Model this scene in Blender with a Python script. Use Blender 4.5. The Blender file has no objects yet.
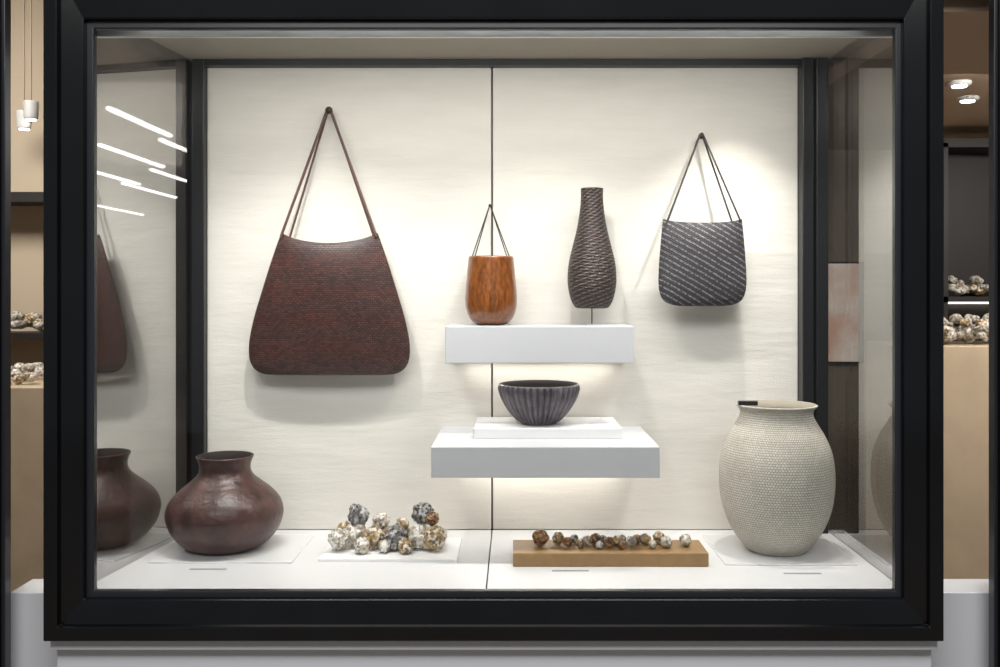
import bpy, math, random
import numpy as np
from mathutils import Vector
random.seed(7); rng=np.random.default_rng(7)
S=bpy.context.scene
COL=S.collection
S.view_settings.view_transform='Standard'

# ---------------------------------------------------------------- materials
def sc(r,g,b):
    f=lambda c:(c/255/12.92) if c/255<=0.04045 else ((c/255+0.055)/1.055)**2.4
    return (f(r),f(g),f(b),1)
def newmat(name):
    m=bpy.data.materials.new(name); m.use_nodes=True
    nt=m.node_tree; b=nt.nodes['Principled BSDF']
    return m,nt,b
def N(nt,t,**k):
    n=nt.nodes.new(t)
    for a,v in k.items(): setattr(n,a,v)
    return n
def simple(name,c,rough=.5,metal=0,noise=0,nscale=20,bump=0,bscale=200,spec=.5,c2=None,coat=0,emit=0):
    m,nt,b=newmat(name)
    b.inputs['Base Color'].default_value=c
    b.inputs['Roughness'].default_value=rough
    b.inputs['Metallic'].default_value=metal
    b.inputs['Specular IOR Level'].default_value=spec
    b.inputs['Coat Weight'].default_value=coat
    tc=N(nt,'ShaderNodeTexCoord')
    if noise or c2:
        n=N(nt,'ShaderNodeTexNoise'); n.inputs['Scale'].default_value=nscale; n.inputs['Detail'].default_value=6
        nt.links.new(tc.outputs['Object'],n.inputs['Vector'])
        r=N(nt,'ShaderNodeValToRGB')
        r.color_ramp.elements[0].position=.35; r.color_ramp.elements[1].position=.65
        if c2 is None: c2=tuple(min(1,x*(1-noise)) for x in c[:3])+(1,)
        r.color_ramp.elements[0].color=c; r.color_ramp.elements[1].color=c2
        nt.links.new(n.outputs['Fac'],r.inputs['Fac']); nt.links.new(r.outputs['Color'],b.inputs['Base Color'])
        if emit:
            nt.links.new(r.outputs['Color'],b.inputs['Emission Color']); b.inputs['Emission Strength'].default_value=emit
    if bump:
        n=N(nt,'ShaderNodeTexNoise'); n.inputs['Scale'].default_value=bscale; n.inputs['Detail'].default_value=4
        nt.links.new(tc.outputs['Object'],n.inputs['Vector'])
        bp=N(nt,'ShaderNodeBump'); bp.inputs['Strength'].default_value=bump; bp.inputs['Distance'].default_value=.004
        nt.links.new(n.outputs['Fac'],bp.inputs['Height']); nt.links.new(bp.outputs['Normal'],b.inputs['Normal'])
    return m
def emis(name,c,s):
    m,nt,b=newmat(name)
    b.inputs['Base Color'].default_value=c
    b.inputs['Emission Color'].default_value=c; b.inputs['Emission Strength'].default_value=s
    return m
def woven(name,c1,c2,cm,bw,rh,ms,bump=.6,dist=.002,rough=.6,rot=0,stripe=None,warp=.0015,coat=0,spec=.5,mott=(.75,1.15)):
    m,nt,b=newmat(name)
    b.inputs['Roughness'].default_value=rough; b.inputs['Coat Weight'].default_value=coat; b.inputs['Specular IOR Level'].default_value=spec
    uv=N(nt,'ShaderNodeUVMap'); uv.uv_map='UVMap'
    nz=N(nt,'ShaderNodeTexNoise'); nz.inputs['Scale'].default_value=25
    nt.links.new(uv.outputs[0],nz.inputs['Vector'])
    sub=N(nt,'ShaderNodeVectorMath',operation='SUBTRACT'); sub.inputs[1].default_value=(.5,.5,.5)
    nt.links.new(nz.outputs['Color'],sub.inputs[0])
    s2=N(nt,'ShaderNodeVectorMath',operation='SCALE'); s2.inputs['Scale'].default_value=warp*4
    nt.links.new(sub.outputs[0],s2.inputs[0])
    ad=N(nt,'ShaderNodeVectorMath',operation='ADD'); nt.links.new(uv.outputs[0],ad.inputs[0]); nt.links.new(s2.outputs[0],ad.inputs[1])
    mp=N(nt,'ShaderNodeMapping'); mp.inputs['Rotation'].default_value=(0,0,rot)
    nt.links.new(ad.outputs[0],mp.inputs['Vector'])
    br=N(nt,'ShaderNodeTexBrick'); br.inputs['Scale'].default_value=100
    br.inputs['Brick Width'].default_value=bw*100; br.inputs['Row Height'].default_value=rh*100
    br.inputs['Mortar Size'].default_value=ms*100; br.inputs['Mortar Smooth'].default_value=.6
    br.inputs['Color1'].default_value=c1; br.inputs['Color2'].default_value=c2; br.inputs['Mortar'].default_value=cm
    nt.links.new(mp.outputs[0],br.inputs['Vector'])
    out=br.outputs['Color']
    if stripe:
        col,pitch,lo,hi=stripe
        sx=N(nt,'ShaderNodeSeparateXYZ'); nt.links.new(mp.outputs[0],sx.inputs[0])
        mu=N(nt,'ShaderNodeMath',operation='MULTIPLY'); mu.inputs[1].default_value=2*math.pi/pitch; nt.links.new(sx.outputs['Y'],mu.inputs[0])
        si=N(nt,'ShaderNodeMath',operation='SINE'); nt.links.new(mu.outputs[0],si.inputs[0])
        mr=N(nt,'ShaderNodeMapRange'); mr.inputs['From Min'].default_value=lo; mr.inputs['From Max'].default_value=hi
        nt.links.new(si.outputs[0],mr.inputs['Value'])
        n3=N(nt,'ShaderNodeTexNoise'); n3.inputs['Scale'].default_value=150; nt.links.new(uv.outputs[0],n3.inputs['Vector'])
        r3=N(nt,'ShaderNodeMapRange'); r3.inputs['From Min'].default_value=.36; r3.inputs['From Max'].default_value=.6
        nt.links.new(n3.outputs['Fac'],r3.inputs['Value'])
        m3=N(nt,'ShaderNodeMath',operation='MULTIPLY'); nt.links.new(mr.outputs[0],m3.inputs[0]); nt.links.new(r3.outputs[0],m3.inputs[1])
        mx=N(nt,'ShaderNodeMix',data_type='RGBA'); nt.links.new(m3.outputs[0],mx.inputs['Factor'])
        nt.links.new(out,mx.inputs['A']); mx.inputs['B'].default_value=col
        out=mx.outputs['Result']
    n2=N(nt,'ShaderNodeTexNoise'); n2.inputs['Scale'].default_value=9; n2.inputs['Detail'].default_value=5
    nt.links.new(uv.outputs[0],n2.inputs['Vector'])
    rm=N(nt,'ShaderNodeMapRange'); rm.inputs['From Min'].default_value=.3; rm.inputs['From Max'].default_value=.7
    rm.inputs['To Min'].default_value=mott[0]; rm.inputs['To Max'].default_value=mott[1]
    nt.links.new(n2.outputs['Fac'],rm.inputs['Value'])
    vm=N(nt,'ShaderNodeVectorMath',operation='SCALE'); nt.links.new(out,vm.inputs[0]); nt.links.new(rm.outputs[0],vm.inputs['Scale'])
    nt.links.new(vm.outputs[0],b.inputs['Base Color'])
    inv=N(nt,'ShaderNodeMath',operation='SUBTRACT'); inv.inputs[0].default_value=1; nt.links.new(br.outputs['Fac'],inv.inputs[1])
    bp=N(nt,'ShaderNodeBump'); bp.inputs['Strength'].default_value=bump; bp.inputs['Distance'].default_value=dist
    nt.links.new(inv.outputs[0],bp.inputs['Height']); nt.links.new(bp.outputs['Normal'],b.inputs['Normal'])
    return m
def glass(name,refl,tint,ior=1.45,rough=.0):
    m,nt,b=newmat(name); nt.nodes.remove(b)
    out=nt.nodes['Material Output']
    t=N(nt,'ShaderNodeBsdfTransparent'); t.inputs['Color'].default_value=tint
    g=N(nt,'ShaderNodeBsdfGlossy'); g.inputs['Roughness'].default_value=rough
    mx=N(nt,'ShaderNodeMixShader')
    if refl is None:
        f=N(nt,'ShaderNodeFresnel'); f.inputs['IOR'].default_value=ior; nt.links.new(f.outputs[0],mx.inputs[0])
    else: mx.inputs[0].default_value=refl
    nt.links.new(t.outputs[0],mx.inputs[1]); nt.links.new(g.outputs[0],mx.inputs[2]); nt.links.new(mx.outputs[0],out.inputs['Surface'])
    return m

M_black=simple('black_lacquer',sc(15,17,20),.16,noise=.35,nscale=6,spec=.55)
M_black2=simple('black_metal',sc(38,40,45),.3,spec=.6)
M_post=simple('dark_post',sc(14,15,18),.4)
M_floor=simple('case_floor_white',sc(220,220,222),.35)
M_shelf=simple('shelf_white',sc(196,197,200),.45)
M_riser=simple('riser_white',sc(222,222,223),.4)
M_ceil=simple('case_ceiling',sc(150,142,130),.7)
M_board=simple('board_white',sc(238,238,238),.4)
M_plate=simple('plate_white',sc(224,224,226),.2)
M_label=simple('label_grey',sc(150,150,150),.6)
M_lightline=simple('pale_light_line',sc(205,205,205),.35,metal=.3)  # pale tone for the painted light line at the glass head
M_led=emis('led_strip',(1,.94,.85,1),4)
M_tube=emis('tube_lamp',(1,.98,.95,1),14)
M_gold=simple('bronze_tray',sc(158,124,80),.42,noise=.15,nscale=40,bump=.15)
M_glassf=glass('front_glass',None,(.97,.98,.98,1),1.4)
M_glasss=glass('side_glass',.58,(.66,.65,.64,1))
M_glassr=glass('side_glass_b',.36,(.85,.85,.85,1))

def fabric():
    m,nt,b=newmat('cream_fabric')
    b.inputs['Roughness'].default_value=.9; b.inputs['Specular IOR Level'].default_value=.2
    tc=N(nt,'ShaderNodeTexCoord')
    mp=N(nt,'ShaderNodeMapping'); mp.inputs['Scale'].default_value=(1,1,5); nt.links.new(tc.outputs['Object'],mp.inputs[0])
    n=N(nt,'ShaderNodeTexNoise'); n.inputs['Scale'].default_value=3.5; n.inputs['Detail'].default_value=7; n.inputs['Roughness'].default_value=.6; nt.links.new(mp.outputs[0],n.inputs['Vector'])
    r=N(nt,'ShaderNodeValToRGB'); r.color_ramp.elements[0].position=.3; r.color_ramp.elements[1].position=.7
    r.color_ramp.elements[0].color=sc(213,209,201); r.color_ramp.elements[1].color=sc(222,218,210)
    nt.links.new(n.outputs['Fac'],r.inputs['Fac']); nt.links.new(r.outputs['Color'],b.inputs['Base Color'])
    n2=N(nt,'ShaderNodeTexNoise'); n2.inputs['Scale'].default_value=260; nt.links.new(tc.outputs['Object'],n2.inputs['Vector'])
    ma=N(nt,'ShaderNodeMath',operation='MULTIPLY_ADD'); ma.inputs[1].default_value=.16
    nt.links.new(n2.outputs['Fac'],ma.inputs[0]); nt.links.new(n.outputs['Fac'],ma.inputs[2])
    bp=N(nt,'ShaderNodeBump'); bp.inputs['Strength'].default_value=.35; bp.inputs['Distance'].default_value=.011
    nt.links.new(ma.outputs[0],bp.inputs['Height']); nt.links.new(bp.outputs['Normal'],b.inputs['Normal'])
    return m
M_fab=fabric()

# ---------------------------------------------------------------- mesh helpers
def empty(name,loc=(0,0,0)):
    e=bpy.data.objects.new(name,None); e.location=loc; e.empty_display_size=.05; COL.objects.link(e); return e
def mk(name,verts,faces,mat,loc=(0,0,0),uvs=None,smooth=True,parent=None):
    me=bpy.data.meshes.new(name); me.from_pydata([tuple(v) for v in verts],[],[tuple(f) for f in faces]); me.update()
    if uvs is not None:
        l=me.uv_layers.new(name='UVMap')
        idx=np.zeros(len(me.loops),dtype=np.int32); me.loops.foreach_get('vertex_index',idx)
        l.data.foreach_set('uv',np.asarray(uvs,dtype=np.float32)[idx].ravel())
    if smooth: me.polygons.foreach_set('use_smooth',[True]*len(me.polygons))
    for m in (mat if isinstance(mat,list) else [mat]): me.materials.append(m)
    o=bpy.data.objects.new(name,me); COL.objects.link(o); o.location=loc
    if parent:
        o.parent=parent; o.location=Vector(loc)-parent.location
    return o
def box(name,x0,x1,y0,y1,z0,z1,mat,parent=None,bev=.002):
    cx,cy,cz=(x0+x1)/2,(y0+y1)/2,(z0+z1)/2; a,b,c=(x1-x0)/2,(y1-y0)/2,(z1-z0)/2
    v=[(sx*a,sy*b,sz*c) for sx in(-1,1) for sy in(-1,1) for sz in(-1,1)]
    f=[(0,1,3,2),(4,6,7,5),(0,4,5,1),(2,3,7,6),(0,2,6,4),(1,5,7,3)]
    o=mk(name,v,f,mat,(cx,cy,cz),smooth=False,parent=parent)
    if bev:
        md=o.modifiers.new('bevel','BEVEL'); md.width=bev; md.segments=2
    return o
def cr(pts,n):
    P=np.array(pts,float); P=np.vstack([2*P[0]-P[1],P,2*P[-1]-P[-2]]); out=[]
    for i in range(1,len(P)-2):
        for t in np.linspace(0,1,24,endpoint=False):
            a,b,c,d=P[i-1],P[i],P[i+1],P[i+2]
            out.append(.5*((2*b)+(-a+c)*t+(2*a-5*b+4*c-d)*t*t+(-a+3*b-3*c+d)*t**3))
    out.append(P[-2]); out=np.array(out)
    L=np.r_[0,np.cumsum(np.linalg.norm(np.diff(out,axis=0),axis=1))]
    s=np.linspace(0,L[-1],n)
    return np.stack([np.interp(s,L,out[:,k]) for k in range(out.shape[1])],1), s
def loft(name,prof,mat,loc,nr=120,seg=128,thick=.006,disp=None,sag=None,uvmode='arc',depth=.9,parent=None,inner_mat=None,power=1.0):
    """prof: (rx,ry,z,cx) from the foot to the rim. Hollow vessel with inner wall."""
    P,s=cr(prof,nr)
    th=np.linspace(0,2*math.pi,seg,endpoint=False)
    c,sn=np.cos(th),np.sin(th)
    c2=np.sign(c)*np.abs(c)**power; s2=np.sign(sn)*np.abs(sn)**power
    V=[];UV=[];ztop=P[-1,2]; z0=P[0,2]; R=max(P[:,0])
    def addrow(rx,ry,z,cx,sv,dsp):
        v=(z-z0)/(ztop-z0)
        x=cx+(rx)*c2; y=ry*s2; d=np.zeros(seg)
        if disp is not None and dsp: d=disp(th,v,x,z)
        x=x+d*c; y=y+d*sn; zz=np.full(seg,z)
        if sag is not None: zz=zz+sag(c2,v)
        for k in range(seg):
            V.append((x[k],y[k],zz[k]))
            UV.append((th[k]*R,sv) if uvmode=='arc' else (x[k],zz[k]))
    for i in range(nr): addrow(*P[i],s[i],True)
    zi=ztop-(ztop-z0)*depth
    inner=[i for i in range(nr-1,-1,-4) if P[i,2]>zi]
    rr=0
    addrow(P[-1,0]-thick*.5,max(P[-1,1]-thick*.5,.001),ztop+thick*.35,P[-1,3],s[-1]+thick,False); rr+=1
    for i in inner:
        addrow(max(P[i,0]-thick,.002),max(P[i,1]-thick,.001),P[i,2],P[i,3],s[i],False); rr+=1
    nrow=nr+rr; F=[];mi=[]
    for i in range(nrow-1):
        for k in range(seg):
            k2=(k+1)%seg
            F.append((i*seg+k,i*seg+k2,(i+1)*seg+k2,(i+1)*seg+k)); mi.append(1 if i>=nr else 0)
    F.append(tuple(range(seg-1,-1,-1))); mi.append(0)
    F.append(tuple((nrow-1)*seg+k for k in range(seg))); mi.append(1)
    o=mk(name,V,F,[mat,inner_mat or mat],loc,UV,True,parent)
    o.data.polygons.foreach_set('material_index',mi)
    return o
def tube(name,pts,r,mat,parent=None,flat=1.0,res=3):
    P,_=cr(pts,max(16,len(pts)*10)); V=[];F=[];sg=8
    c0=P.mean(0)
    for i,p in enumerate(P):
        t=P[min(i+1,len(P)-1)]-P[max(i-1,0)]; t/=np.linalg.norm(t)
        a=np.cross(t,[0,1,0]); a/=max(1e-6,np.linalg.norm(a)); b=np.cross(t,a)
        for k in range(sg):
            w=2*math.pi*k/sg
            V.append(p-c0+a*math.cos(w)*r+b*math.sin(w)*r*flat)
    for i in range(len(P)-1):
        for k in range(sg):
            F.append((i*sg+k,i*sg+(k+1)%sg,(i+1)*sg+(k+1)%sg,(i+1)*sg+k))
    F.append(tuple(range(sg))); F.append(tuple((len(P)-1)*sg+k for k in range(sg)))
    return mk(name,V,F,mat,tuple(c0),parent=parent)
def straight(name,pts,r,mat,parent=None,flat=1.0):
    Q=[]
    for a,b in zip(pts[:-1],pts[1:]):
        for t in np.linspace(0,1,5,endpoint=False): Q.append(np.array(a)*(1-t)+np.array(b)*t)
    Q.append(np.array(pts[-1])); return tube(name,Q,r,mat,parent,flat)
import bmesh
def ico(sub):
    bm=bmesh.new(); bmesh.ops.create_icosphere(bm,subdivisions=sub,radius=1)
    v=np.array([x.co[:] for x in bm.verts]); f=[[q.index for q in p.verts] for p in bm.faces]; bm.free(); return v,f
ICO4=ico(4); ICO3=ico(3)
def lumps(name,items,mats,parent=None,knobs=26,amp=.16,base=ICO4,extra=None):
    V=[];F=[];mi=[]; c0=np.mean([i[:3] for i in items],axis=0)
    for (x,y,z,r,m,sq) in items:
        bv,bf=base
        K=rng.normal(size=(knobs,3)); K/=np.linalg.norm(K,axis=1)[:,None]
        D=np.sort(np.linalg.norm(bv[:,None]-K[None],axis=2),axis=1)
        h=np.clip((D[:,1]-D[:,0])*2.4,0,1)**.6
        p=bv*(1-amp+amp*h)[:,None]*r
        q=rng.normal(size=(3,3)); q,_=np.linalg.qr(q); p=p@q
        p[:,2]*=sq
        o=len(V); V+=list(p+np.array([x,y,z])-c0); F+=[[a+o for a in f] for f in bf]; mi+=[m]*len(bf)
    ob=mk(name,V,F,mats,tuple(c0),parent=parent)
    ob.data.polygons.foreach_set('material_index',mi); return ob

# ---------------------------------------------------------------- display case
case=empty('display_case',(0,2.44,.69))
FZ=.69; YB=3.08
def ring(name,xo0,xo1,zo0,zo1,xi0,xi1,zi0,zi1,y0,y1,mat,yi=None):
    yi=y0 if yi is None else yi
    O=[(xo0,zo0),(xo1,zo0),(xo1,zo1),(xo0,zo1)]; I=[(xi0,zi0),(xi1,zi0),(xi1,zi1),(xi0,zi1)]
    V=[(x,y0,z) for x,z in O]+[(x,yi,z) for x,z in I]+[(x,y1,z) for x,z in O]+[(x,y1,z) for x,z in I]
    F=[]
    for k in range(4):
        j=(k+1)%4
        F+= [(k,j,4+j,4+k),(8+k,12+k,12+j,8+j),(k,8+k,8+j,j),(4+k,4+j,12+j,12+k)]
    o=mk(name,V,F,mat,smooth=False,parent=case,loc=(0,0,0))
    o.location=-case.location
    md=o.modifiers.new('b','BEVEL'); md.width=.003; md.segments=3
    return o
ring('frame_outer',-1.152,1.047,.592,2.26,-1.118,1.013,.627,2.222,2.372,2.444,M_black)
ring('frame_face',-1.120,1.015,.625,2.224,-1.066,.961,.686,2.120,2.392,2.444,M_black,2.402)
ring('frame_bead',-1.068,.963,.684,2.122,-1.048,.946,.701,2.100,2.418,2.440,M_black2)
box('front_glass',-1.10,.98,2.446,2.452,.69,2.17,M_glassf,case,0)
box('head_light_line',-1.09,.975,2.456,2.470,2.090,2.106,M_lightline,case,.001)  # pale bar added to stand in for a thin line of light
box('case_floor_left',-1.14,-.0745,2.455,YB,.65,FZ,M_floor,case,.0015)
box('case_floor_right',-.0715,1.04,2.455,YB,.65,FZ,M_floor,case,.0015)
box('case_sill',-1.14,1.04,2.446,3.12,.61,.65,M_black,case,.001)
box('case_ceiling',-1.14,1.04,2.455,3.10,2.175,2.21,M_ceil,case)
box('back_panel_left',-.976,-.0755,YB,3.11,FZ,2.155,M_fab,case,.004)
box('back_panel_right',-.0705,.897,YB,3.11,FZ,2.155,M_fab,case,.004)
box('back_board',-1.05,.99,3.11,3.13,.62,2.21,M_post,case,0)
box('post_left',-1.014,-.976,3.05,3.12,FZ,2.175,M_post,case,.003)
box('post_right',.897,.932,3.03,3.12,FZ,2.175,M_post,case,.003)
box('post_right_outer',.940,.978,3.03,3.12,FZ,2.175,M_post,case,.003)
box('rail_top',-.976,.897,3.05,3.11,2.155,2.175,M_post,case,.001)
box('rail_side_left',-1.11,-1.085,2.46,3.05,2.15,2.175,M_post,case,.001)
V=[(-1.10,2.46,FZ),(-1.02,3.08,FZ),(-1.02,3.08,2.175),(-1.10,2.46,2.175),(-1.108,2.46,FZ),(-1.028,3.08,FZ),(-1.028,3.08,2.175),(-1.108,2.46,2.175)]
BF=[(0,1,2,3),(7,6,5,4),(0,4,5,1),(2,6,7,3),(1,5,6,2),(0,3,7,4)]
mk('side_glass_left',V,BF,M_glasss,smooth=False,parent=case).location=-case.location
V=[(.985,2.46,FZ),(.985,3.08,FZ),(.985,3.08,2.175),(.985,2.46,2.175),(.993,2.46,FZ),(.993,3.08,FZ),(.993,3.08,2.175),(.993,2.46,2.175)]
mk('side_glass_right',V,BF,M_glassr,smooth=False,parent=case).location=-case.location
box('ceiling_light_bar',-.95,.85,2.50,2.54,2.155,2.176,M_post,case)

# ---------------------------------------------------------------- shelves
sh=empty('floating_shelf',(.072,2.95,1.29))
box('slab',-.205,.349,2.85,3.079,1.235,1.343,M_shelf,sh,.002)
box('led_strip',-.17,.31,3.02,3.04,1.2305,1.236,M_led,sh,0)
sh2=empty('floating_shelf.001',(.083,2.9,.97))
box('slab',-.231,.398,2.67,3.079,.9335,1.0187,M_shelf,sh2,.002)
box('led_strip',-.19,.36,3.0,3.02,.929,.9345,M_led,sh2,0)
box('display_riser',-.119,.310,2.814,3.07,1.0187,1.049,M_riser,None,.002)

# ---------------------------------------------------------------- large leather bag
M_leather=woven('leather_weave',sc(94,53,43),sc(56,31,27),sc(26,14,13),.012,.0066,.0013,bump=1,dist=.004,rough=.42,warp=.0012,spec=.45)
M_strap=simple('strap_leather',sc(82,50,40),.5,noise=.3,nscale=60)
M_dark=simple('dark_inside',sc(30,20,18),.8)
bag=empty('leather_bag',(-.583,3.0,1.4))
k=324.
def pr(y): return 1.45-(y-290)/k
rows=[(54,.006,375.5),(66,.016,374.3),(74.5,.024,370),(79.5,.030,362),(81,.034,350),(79.5,.038,335),(75,.040,315),(67.5,.038,290),(59.5,.032,265),(52.5,.022,245),(48.6,.012,235)]
prof=[(w/k,d,pr(y)-1.188,0) for w,d,y in rows]
def sag1(c,v):
    w=np.clip((v-.55)/.45,0,1)**1.5
    return -.026*(1-c**2)*w+.006*w*c**8
loft('bag_body',prof,M_leather,((328.5-515)/k,3.015,1.188),nr=150,seg=160,thick=.005,sag=sag1,uvmode='xz',depth=.5,parent=bag,inner_mat=M_dark)
hk=(-.583,3.055,2.013)
for i,yy in enumerate((3.004,3.028)):
    d=.014*i
    straight('strap_%d'%(i+1),[(-.7245+d*1.6,yy,1.612),(hk[0]-.004,3.045+.012*i,hk[2]+.004),(hk[0],3.045+.012*i,hk[2]+.008),(hk[0]+.004,3.045+.012*i,hk[2]+.004),(-.428-d*.7,yy,1.612)],.0045 if i==0 else .0035,M_strap,bag,.6)
M_hook=simple('hook_metal',sc(60,50,45),.35,metal=.7)
def peg(name,x,z,r,parent):
    P=[(r*.45,0),(r*.45,.028),(r*.95,.030),(r,.036),(r*.8,.042),(r*.3,.045)]
    V=[];F=[];sg=20
    for (rr,d) in P:
        for q in range(sg):
            w=2*math.pi*q/sg; V.append((rr*math.cos(w),-d,rr*math.sin(w)))
    for i in range(len(P)-1):
        for q in range(sg): F.append((i*sg+q,i*sg+(q+1)%sg,(i+1)*sg+(q+1)%sg,(i+1)*sg+q))
    F.append(tuple(range(sg))); F.append(tuple((len(P)-1)*sg+q for q in range(sg)))
    return mk(name,V,F,M_hook,(x,YB,z),parent=parent)
peg('hook',-.583,2.013,.012,bag)
box('rest_peg',-.59,-.57,3.045,3.08,1.38,1.40,M_hook,bag)

# ---------------------------------------------------------------- striped bag
M_str=woven('striped_weave',sc(44,40,43),sc(54,48,52),sc(16,14,16),.011,.0055,.0012,bump=.9,dist=.003,rough=.55,rot=math.radians(30),stripe=(sc(132,130,138),.0160,.3,.9),warp=.001)
sb=empty('striped_woven_bag',(.58,3.0,1.55))
rows=[(22,.006,306),(31,.016,304.5),(38.5,.024,300.5),(42.5,.028,293),(43.8,.032,282),(43.2,.033,265),(41.7,.030,245),(40.3,.022,230),(39.3,.012,221)]
prof=[(w/k,d,pr(y)-1.402,0) for w,d,y in rows]
def sag2(c,v):
    w=np.clip((v-.5)/.5,0,1)**1.5
    return -.008*(1-c**2)*w+.004*w*c**8
loft('bag_body',prof,M_str,((701.5-515)/k,2.985,1.402),nr=110,seg=140,thick=.004,sag=sag2,uvmode='xz',depth=.5,parent=sb,inner_mat=M_dark)
M_cord=simple('dark_cord',sc(38,34,34),.55)
h2=(.583,3.045,1.932)
for i,yy in enumerate((2.975,2.995)):
    straight('cord_%d'%(i+1),[(.4635+.004*i,yy,1.655),(h2[0]-.004,3.035+.012*i,h2[2]+.004),(h2[0],3.035+.012*i,h2[2]+.008),(h2[0]+.004,3.035+.012*i,h2[2]+.004),(.690-.022*i,yy,1.662)],.003,M_cord,sb)
peg('hook',.583,1.932,.009,sb)
box('rest_peg',.57,.59,3.01,3.08,1.50,1.52,M_hook,sb)

# ---------------------------------------------------------------- amber wooden vessel
def woodmat():
    m,nt,b=newmat('amber_wood'); b.inputs['Roughness'].default_value=.28; b.inputs['Coat Weight'].default_value=.4
    tc=N(nt,'ShaderNodeTexCoord'); mp=N(nt,'ShaderNodeMapping'); mp.inputs['Scale'].default_value=(1,1,.3); nt.links.new(tc.outputs['Object'],mp.inputs[0])
    n=N(nt,'ShaderNodeTexNoise'); n.inputs['Scale'].default_value=110; n.inputs['Detail'].default_value=8; n.inputs['Roughness'].default_value=.7; nt.links.new(mp.outputs[0],n.inputs['Vector'])
    r=N(nt,'ShaderNodeValToRGB'); r.color_ramp.elements[0].position=.32; r.color_ramp.elements[1].position=.66
    r.color_ramp.elements[0].color=sc(66,34,12); r.color_ramp.elements[1].color=sc(146,82,28)
    nt.links.new(n.outputs['Fac'],r.inputs['Fac']); nt.links.new(r.outputs['Color'],b.inputs['Base Color'])
    bp=N(nt,'ShaderNodeBump'); bp.inputs['Strength'].default_value=.25; bp.inputs['Distance'].default_value=.002
    nt.links.new(n.outputs['Fac'],bp.inputs['Height']); nt.links.new(bp.outputs['Normal'],b.inputs['Normal']); return m
M_wood=woodmat()
wv=empty('wooden_vessel',(-.073,2.97,1.343))
prof=[(.026,.026,0,0),(.044,.044,.003,0),(.060,.060,.014,0),(.073,.073,.036,0),(.079,.079,.064,0),(.0785,.0785,.10,0),(.074,.074,.15,0),(.0685,.0685,.208,0)]
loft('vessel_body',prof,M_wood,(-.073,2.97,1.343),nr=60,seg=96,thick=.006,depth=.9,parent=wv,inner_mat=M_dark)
for i in range(2):
    yy=2.955+.03*i
    straight('cord_%d'%(i+1),[(-.136+.008*i,yy,1.535),(-.080,3.05,1.714),(-.0785,3.05,1.716),(-.077,3.05,1.714),(-.011-.008*i,yy,1.535)],.0018,M_cord,wv)
peg('hook',-.0785,1.715,.005,wv)

# ---------------------------------------------------------------- woven bottle vase
M_bot=woven('basket_weave',sc(58,46,44),sc(38,31,32),sc(16,13,14),.013,.0075,.0014,bump=1,dist=.003,rough=.5,rot=math.radians(-18),stripe=(sc(128,106,90),.0135,.3,1),warp=.001)
bo=empty('woven_bottle_vase',(.235,2.97,1.343))
q=327.3
rows=[(14,308.5),(17,307),(21,300),(23.8,288),(24.4,277),(23.0,262),(19.8,248),(16.5,235),(13.8,222),(11.8,208),(11,197),(11.2,189)]
prof=[(w/q,w/q,(308.5-y)/q,0) for w,y in rows]
dr=lambda th,v,x,z: .0008*np.sin(th*3+z*2*math.pi/.0088)
loft('bottle_body',prof,M_bot,(.235,2.97,1.394),nr=300,seg=96,thick=.005,depth=.95,disp=dr,parent=bo,inner_mat=M_dark)
tube('stand_pin',[(.235,2.97,1.346),(.235,2.97,1.37),(.235,2.97,1.398)],.0018,M_hook,bo)
box('stand_foot',.215,.255,2.95,2.99,1.343,1.346,M_riser,bo,.0005)

# ---------------------------------------------------------------- ribbed bowl
M_bowl=simple('bowl_glaze',sc(104,95,102),.38,c2=sc(68,61,67),nscale=30,bump=.2,bscale=90)
prof=[(.050,.050,0,0),(.054,.054,.004,0),(.070,.070,.018,0),(.092,.092,.045,0),(.109,.109,.075,0),(.118,.118,.100,0),(.121,.121,.118,0)]
def rib(th,v,x,z):
    a=min(1,max(0,v/.12))*min(1,max(0,(1.0-v)/.10))
    return (np.abs(np.cos(th*19+1.0))**.7-.55)*.010*a
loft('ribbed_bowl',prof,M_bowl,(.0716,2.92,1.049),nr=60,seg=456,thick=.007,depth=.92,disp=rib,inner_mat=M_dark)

# ---------------------------------------------------------------- clay jug
M_jug=simple('dark_clay',sc(84,56,51),.36,c2=sc(52,34,34),nscale=18,bump=.6,bscale=70,spec=.5)
prof=[(.086,.086,0,0),(.100,.100,.004,0),(.128,.128,.022,0),(.155,.155,.055,0),(.1665,.1665,.090,0),(.167,.167,.112,0),(.157,.157,.140,0),(.132,.132,.168,0),(.102,.102,.192,0),(.081,.081,.212,0),(.073,.073,.230,0),(.075,.075,.250,0),(.083,.083,.268,0)]
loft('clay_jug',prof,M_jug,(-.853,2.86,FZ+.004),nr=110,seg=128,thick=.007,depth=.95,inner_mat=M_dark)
box('display_plate',-1.02,-.62,2.70,3.0,FZ,FZ+.004,M_plate,None,.001)

# ---------------------------------------------------------------- stone-coloured vase
M_vase=woven('rope_ceramic',sc(222,217,206),sc(206,200,188),sc(150,143,130),.0085,.0072,.0011,bump=.9,dist=.003,rough=.75,warp=.0009,mott=(.9,1.04))
M_vin=simple('vase_inside',sc(150,142,128),.8)
va=empty('textured_vase',(.761,2.83,FZ+.004))
r_=343.5
rows=[(26,0),(30,2.5),(41,16),(49,32),(54.5,52),(56.3,76),(54,98),(47.5,116),(40,129),(36,137),(36,143),(40,148)]
prof=[(w/r_,w/r_,h*.422/148,0) for w,h in rows]
loft('vase_body',prof,M_vase,(.761,2.83,FZ+.004),nr=200,seg=160,thick=.007,depth=.95,parent=va,inner_mat=M_vin)
box('rim_tag',.645,.700,2.80,2.818,1.117,1.130,M_post,va,.002)
box('display_plate.001',.58,.945,2.68,3.0,FZ,FZ+.004,M_plate,None,.001)

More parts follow.
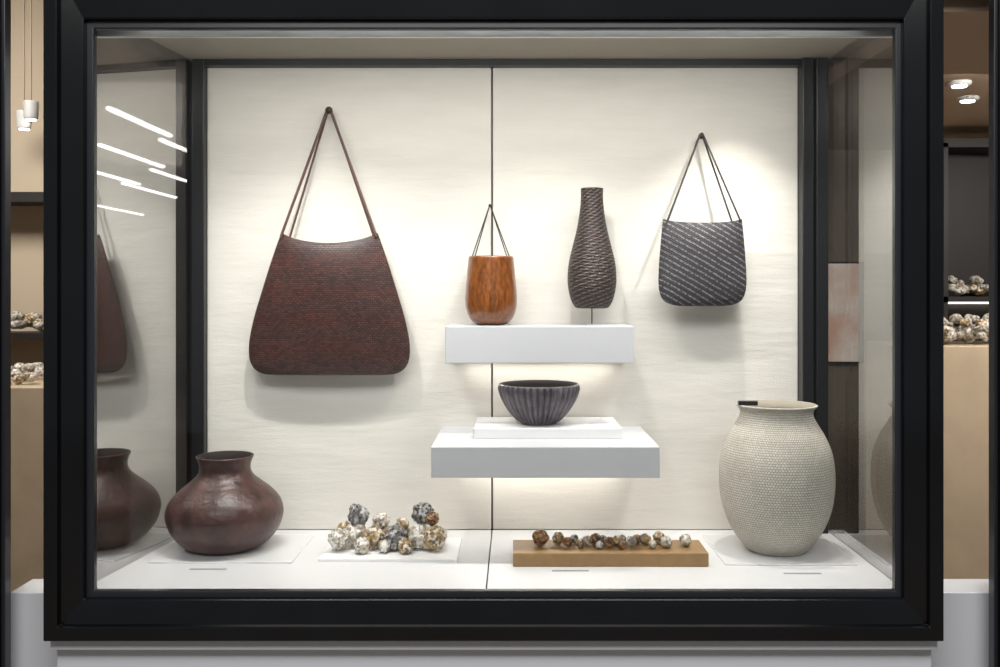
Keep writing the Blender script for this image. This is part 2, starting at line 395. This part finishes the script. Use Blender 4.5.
# ---------------------------------------------------------------- bead necklace on board
def stone(name,ca,cb,cc,scale=60):
    m,nt,b=newmat(name); b.inputs['Roughness'].default_value=.3
    tc=N(nt,'ShaderNodeTexCoord'); v=N(nt,'ShaderNodeTexVoronoi'); v.inputs['Scale'].default_value=scale; nt.links.new(tc.outputs['Object'],v.inputs['Vector'])
    sx=N(nt,'ShaderNodeSeparateColor'); nt.links.new(v.outputs['Color'],sx.inputs[0])
    r=N(nt,'ShaderNodeValToRGB'); e=r.color_ramp.elements; r.color_ramp.interpolation='CONSTANT'
    e[0].color=ca; e[1].position=.38; e[1].color=cb; x=e.new(.72); x.color=cc
    nt.links.new(sx.outputs[0],r.inputs['Fac']); nt.links.new(r.outputs['Color'],b.inputs['Base Color']); return m
MS=[stone('stone_gold',sc(172,142,98),sc(116,98,76),sc(220,212,196),110),
    stone('stone_grey',sc(112,112,112),sc(172,170,168),sc(62,60,60),120),
    stone('stone_white',sc(220,217,211),sc(142,134,124),sc(190,178,158),120),
    stone('stone_brown',sc(122,80,46),sc(172,134,84),sc(70,48,34),130)]
box('display_board',-.550,-.162,2.716,2.95,FZ,FZ+.008,M_board,None,.001)
fz=FZ+.008
nk=[(-.466,2.84,.038,2,0),(-.507,2.80,.035,2,0),(-.458,2.85,.034,1,.058),(-.408,2.82,.036,0,0),(-.398,2.88,.029,2,.038),
    (-.372,2.86,.027,3,.0),(-.345,2.81,.039,1,0),(-.305,2.86,.029,2,.0),(-.278,2.82,.038,2,0),(-.272,2.87,.037,1,.056),
    (-.234,2.80,.038,0,0),(-.228,2.86,.031,2,.0),(-.436,2.77,.025,2,0),(-.312,2.77,.025,0,0),(-.240,2.83,.023,3,.064),(-.466,2.83,.019,1,.095),(-.500,2.86,.027,0,.02),
    (-.375,2.78,.020,2,0),(-.330,2.85,.022,0,.045)]
items=[(x,y,fz+r*.97+l,r,m,1) for x,y,r,m,l in nk]
lumps('bead_necklace',items,MS,knobs=40,amp=.28)

box('wooden_tray',-.0055,.532,2.667,2.812,FZ,FZ+.038,M_gold,None,.003)
tz=FZ+.038
it=[]
for (x,y,r,m) in [(.072,2.735,.026,3),(.122,2.76,.019,0),(.148,2.73,.015,3),(.168,2.77,.014,1),(.184,2.72,.014,0),(.204,2.755,.014,2),(.226,2.745,.019,3),(.249,2.76,.014,1),(.266,2.72,.017,3),(.287,2.745,.015,0),
    (.304,2.765,.014,2),(.326,2.735,.016,2),(.346,2.76,.015,0),(.368,2.75,.018,0),(.384,2.715,.013,2),(.408,2.762,.019,0),(.424,2.72,.018,2),(.480,2.735,.019,2),(.235,2.71,.012,2),(.30,2.708,.012,3)]:
    it.append((x,y,tz+r*.95,r,m,1))
lumps('bead_bracelet',it,MS,knobs=20,amp=.24,base=ICO3)
for i,(x,y,w) in enumerate([(-.885,2.64,.10),(.10,2.625,.10),(.72,2.60,.10)]):
    box('caption_card' if i==0 else 'caption_card.%03d'%i,x,x+w,y,y+.010,FZ,FZ+.001,M_label,None,0)

# ---------------------------------------------------------------- storefront & store
M_grey=simple('storefront_panel',sc(215,218,224),.45)
M_grey2=simple('storefront_ledge',sc(215,217,221),.4)
M_beige=simple('store_wall',sc(200,184,162),.8)
M_soff=simple('store_soffit',sc(205,180,155),.8)
M_sceil=simple('store_ceiling',sc(176,158,140),.85)
M_sfloor=simple('store_floor',sc(128,116,104),.3,noise=.2,nscale=3)
M_cab=simple('cabinet_oak',sc(200,180,154),.5,noise=.12,nscale=8)
M_dk=simple('dark_panel',sc(34,30,29),.5)
pl=empty('case_plinth',(0,2.6,.3))
box('plinth_panel',-1.146,1.042,2.43,3.1,.30,.556,M_grey,pl,.003)
box('plinth_base',-1.146,1.042,2.46,3.1,0,.297,M_grey,pl,.003)
box('plinth_ledge',-1.148,1.044,2.40,3.1,.560,.590,M_grey2,pl,.003)
box('wall_knee_left',-1.30,-1.155,2.50,2.62,0,.672,M_grey2,None,.003)
box('wall_knee_right',1.055,1.30,2.50,2.62,0,.672,M_grey2,None,.003)
for nm,x0,x1,sx in (('trim_1',-1.36,-1.285,1),('trim_2',1.208,1.30,-1)):
    t=empty(nm,((x0+x1)/2,2.42,1.6))
    box('mullion',x0,x1,2.38,2.46,0,3.2,M_black,t,.004)
    if sx==1: box('reveal',x1,x1+.010,2.43,2.46,0,3.2,M_black2,t,.002)
    else: box('reveal',x0-.010,x0,2.43,2.46,0,3.2,M_black2,t,.002)
box('wall_header',-8,5,2.46,2.60,2.27,3.2,M_dk,None,0)
box('wall_front_left',-8,-1.36,2.46,2.60,0,2.27,M_dk,None,0)
box('wall_front_right',1.30,5,2.46,2.60,0,2.27,M_dk,None,0)
box('floor',-8,5,-5,17,-.05,0,M_sfloor,None,0)
box('ceiling',-8,5,2.6,17,3.1,3.2,M_sceil,None,0)
box('wall_back',-8,5,17,17.1,0,3.1,M_beige,None,0)
box('wall_left',-8.1,-8,2.6,17,0,3.1,M_beige,None,0)
box('wall_right',5,5.1,2.6,17,0,3.1,M_beige,None,0)
for i,(x,y0,y1) in enumerate([(-2.80,6.7,7.9),(-2.95,8.1,9.4),(-3.58,8.38,9.9),(-3.78,10.1,11.5),(-4.45,10.2,11.5),(-4.6,11.4,13.2),(-6.2,14.4,16.2)]):
    t=empty('tube_lamp' if i==0 else 'tube_lamp.%03d'%i,(x,(y0+y1)/2,2.7))
    box('tube',x-.022,x+.022,y0,y1,2.69,2.716,M_tube,t,.006)
    for yy in (y0+.15,y1-.15): box('rod',x-.002,x+.002,yy-.002,yy+.002,2.716,3.1,M_sceil,t,0)
box('partition_right',1.20,3.2,5.2,5.3,0,3.1,M_beige,None,0)
box('ceiling_soffit',1.15,3.6,2.62,5.2,2.2,2.26,M_soff,None,0)
ps=empty('framed_poster',(1.735,5.17,1.33))
box('poster_frame',1.63,1.855,5.165,5.2,1.06,1.60,M_dk,ps,.003)
box('poster_sheet',1.64,1.825,5.160,5.168,1.07,1.59,simple('poster_glow',sc(236,226,214),.5,c2=sc(206,164,140),nscale=5,emit=1.0),ps,0)  # emission added to brighten the poster sheet
box('store_cabinet',1.58,2.9,4.0,4.38,0,1.22,M_cab,None,.005)
su=empty('shelf_unit',(2.2,4.7,1.2))
box('unit_back',1.95,2.9,4.66,4.70,0,2.12,M_dk,su,0)
box('unit_shelf',1.95,2.9,4.42,4.66,1.395,1.42,M_dk,su,0)
box('unit_shelf_top',1.95,2.9,4.42,4.66,2.10,2.14,M_dk,su,0)
box('unit_light_strip',2.0,2.85,4.62,4.655,1.385,1.394,M_led,su,0)
for xx in (1.95,2.88): box('unit_side',xx,xx+.02,4.42,4.66,0,2.12,M_dk,su,0)
def pile(name,x0,x1,y0,y1,z,n,rmin,rmax,h,parent=None):
    L=[]
    for _ in range(n):
        r=random.uniform(rmin,rmax); lx=random.uniform(x0,x1); a=random.random()*h
        L.append((lx,random.uniform(y0,y1),z+r*.8+a,r,random.choice([2,2,0,2,2]),.8))
    return lumps(name,L,MS,parent=parent,knobs=10,amp=.3,base=ICO3)
pile('seashell_pile',1.65,2.35,4.05,4.30,1.22,170,.015,.035,.09)
pile('seashells',2.0,2.4,4.47,4.6,1.42,40,.015,.03,.06,su)
box('partition_left',-3.6,-2.32,5.2,5.3,0,3.1,M_beige,None,0)
box('store_cabinet.001',-3.2,-1.80,4.0,4.55,0,1.05,M_cab,None,.005)
pile('bead_pile',-2.25,-1.9,4.05,4.4,1.05,40,.015,.032,.03)
box('wall_shelf',-3.3,-2.35,4.95,5.2,1.20,1.23,M_dk,None,0)
pile('bead_pile.001',-2.8,-2.45,5.0,5.15,1.23,20,.02,.045,.05)
box('wall_shelf.001',-3.3,-2.35,4.95,5.2,1.90,1.95,M_dk,None,0)
dg=simple('downlight_metal',sc(210,210,210),.4); dl=emis('downlight_glow',(1,.93,.82,1),12)
for i,(x,y,zc,zt) in enumerate([(-2.44,4.9,2.31,3.1),(-2.50,4.95,2.27,3.1),(1.60,3.5,2.185,2.2),(1.76,3.78,2.185,2.2)]):
    t=empty('ceiling_spotlight' if i==0 else 'ceiling_spotlight.%03d'%i,(x,y,zc))
    h=.09 if i<2 else .014
    rr=1 if i<2 else 1.15
    loft('lamp_can',[(.03*rr,.03*rr,.0,0),(.034*rr,.034*rr,h*.2,0),(.036*rr,.036*rr,h*.6,0),(.036*rr,.036*rr,h,0)],dg,(x,y,zc),nr=10,seg=24,thick=.004,depth=.3,parent=t)
    loft('lamp_lens',[(.025,.025,-.004,0),(.026,.026,-.002,0),(.026,.026,0,0)],dl,(x,y,zc),nr=4,seg=20,thick=.002,depth=.1,parent=t)
    if i<2: box('stem',x-.003,x+.003,y-.003,y+.003,zc+.03,zt,M_sceil,t,0)

# ---------------------------------------------------------------- lights
def area(name,loc,size,sy,e,rot=(0,0,0),col=(1,.95,.87)):
    l=bpy.data.lights.new(name,'AREA'); l.shape='RECTANGLE'; l.size=size; l.size_y=sy; l.energy=e; l.color=col
    o=bpy.data.objects.new(name,l); o.location=loc; o.rotation_euler=rot; COL.objects.link(o); return o
def spot(name,loc,tgt,e,ang=80,blend=.8,r=.015,col=(1,.955,.89)):
    l=bpy.data.lights.new(name,'SPOT'); l.energy=e; l.spot_size=math.radians(ang); l.spot_blend=blend; l.shadow_soft_size=r; l.color=col
    o=bpy.data.objects.new(name,l); o.location=loc; COL.objects.link(o)
    o.rotation_euler=(Vector(tgt)-Vector(loc)).to_track_quat('-Z','Y').to_euler(); return o
area('case_light_bar',(-.05,2.52,2.15),1.8,.03,15,(math.radians(12),0,0),(1,.97,.92))
for i,(x,y,e,tz_) in enumerate(((-.58,2.54,25,.95),(.10,2.54,17,.95),(.67,2.80,29,.85))):
    spot('case_spot_%d'%i,(x,y,2.145),(x-.02,3.04,tz_),e,88,1,.012)
for i,x in enumerate((-.86,.76)):
    spot('case_spot_side_%d'%i,(x*.97,2.60,2.14),(x,2.86,.7),12,60,1,.02)
area('shelf_light_upper',(.07,3.03,1.228),.46,.02,.55,(math.radians(-10),0,0),(1,.94,.87))
area('shelf_light_lower',(.08,3.01,.927),.5,.02,.8,(0,0,0),(1,.94,.87))
area('store_light_left',(-2.6,3.6,3.05),1.5,1.0,95,(math.radians(15),0,0))
area('store_light_right',(2.3,3.3,2.18),1.6,.8,55,(math.radians(15),0,0))
area('store_light_deep',(-3.5,10,3.05),3,5,190)
area('front_fill',(0,-.8,3.9),4,1.2,160,(math.radians(38),0,0),(1,.99,.98))  # added frontal fill from behind the camera, not a visible lamp

w=bpy.data.worlds.new('world'); S.world=w; w.use_nodes=True
w.node_tree.nodes['Background'].inputs[0].default_value=(.52,.53,.55,1); w.node_tree.nodes['Background'].inputs[1].default_value=.32

# ---------------------------------------------------------------- camera
cd=bpy.data.cameras.new('camera'); cd.sensor_width=36; cd.lens=34.992; cd.shift_x=-.015; cd.shift_y=-.0435
co=bpy.data.objects.new('camera',cd); co.location=(0,0,1.45); co.rotation_euler=(math.radians(90),0,0); COL.objects.link(co); S.camera=co
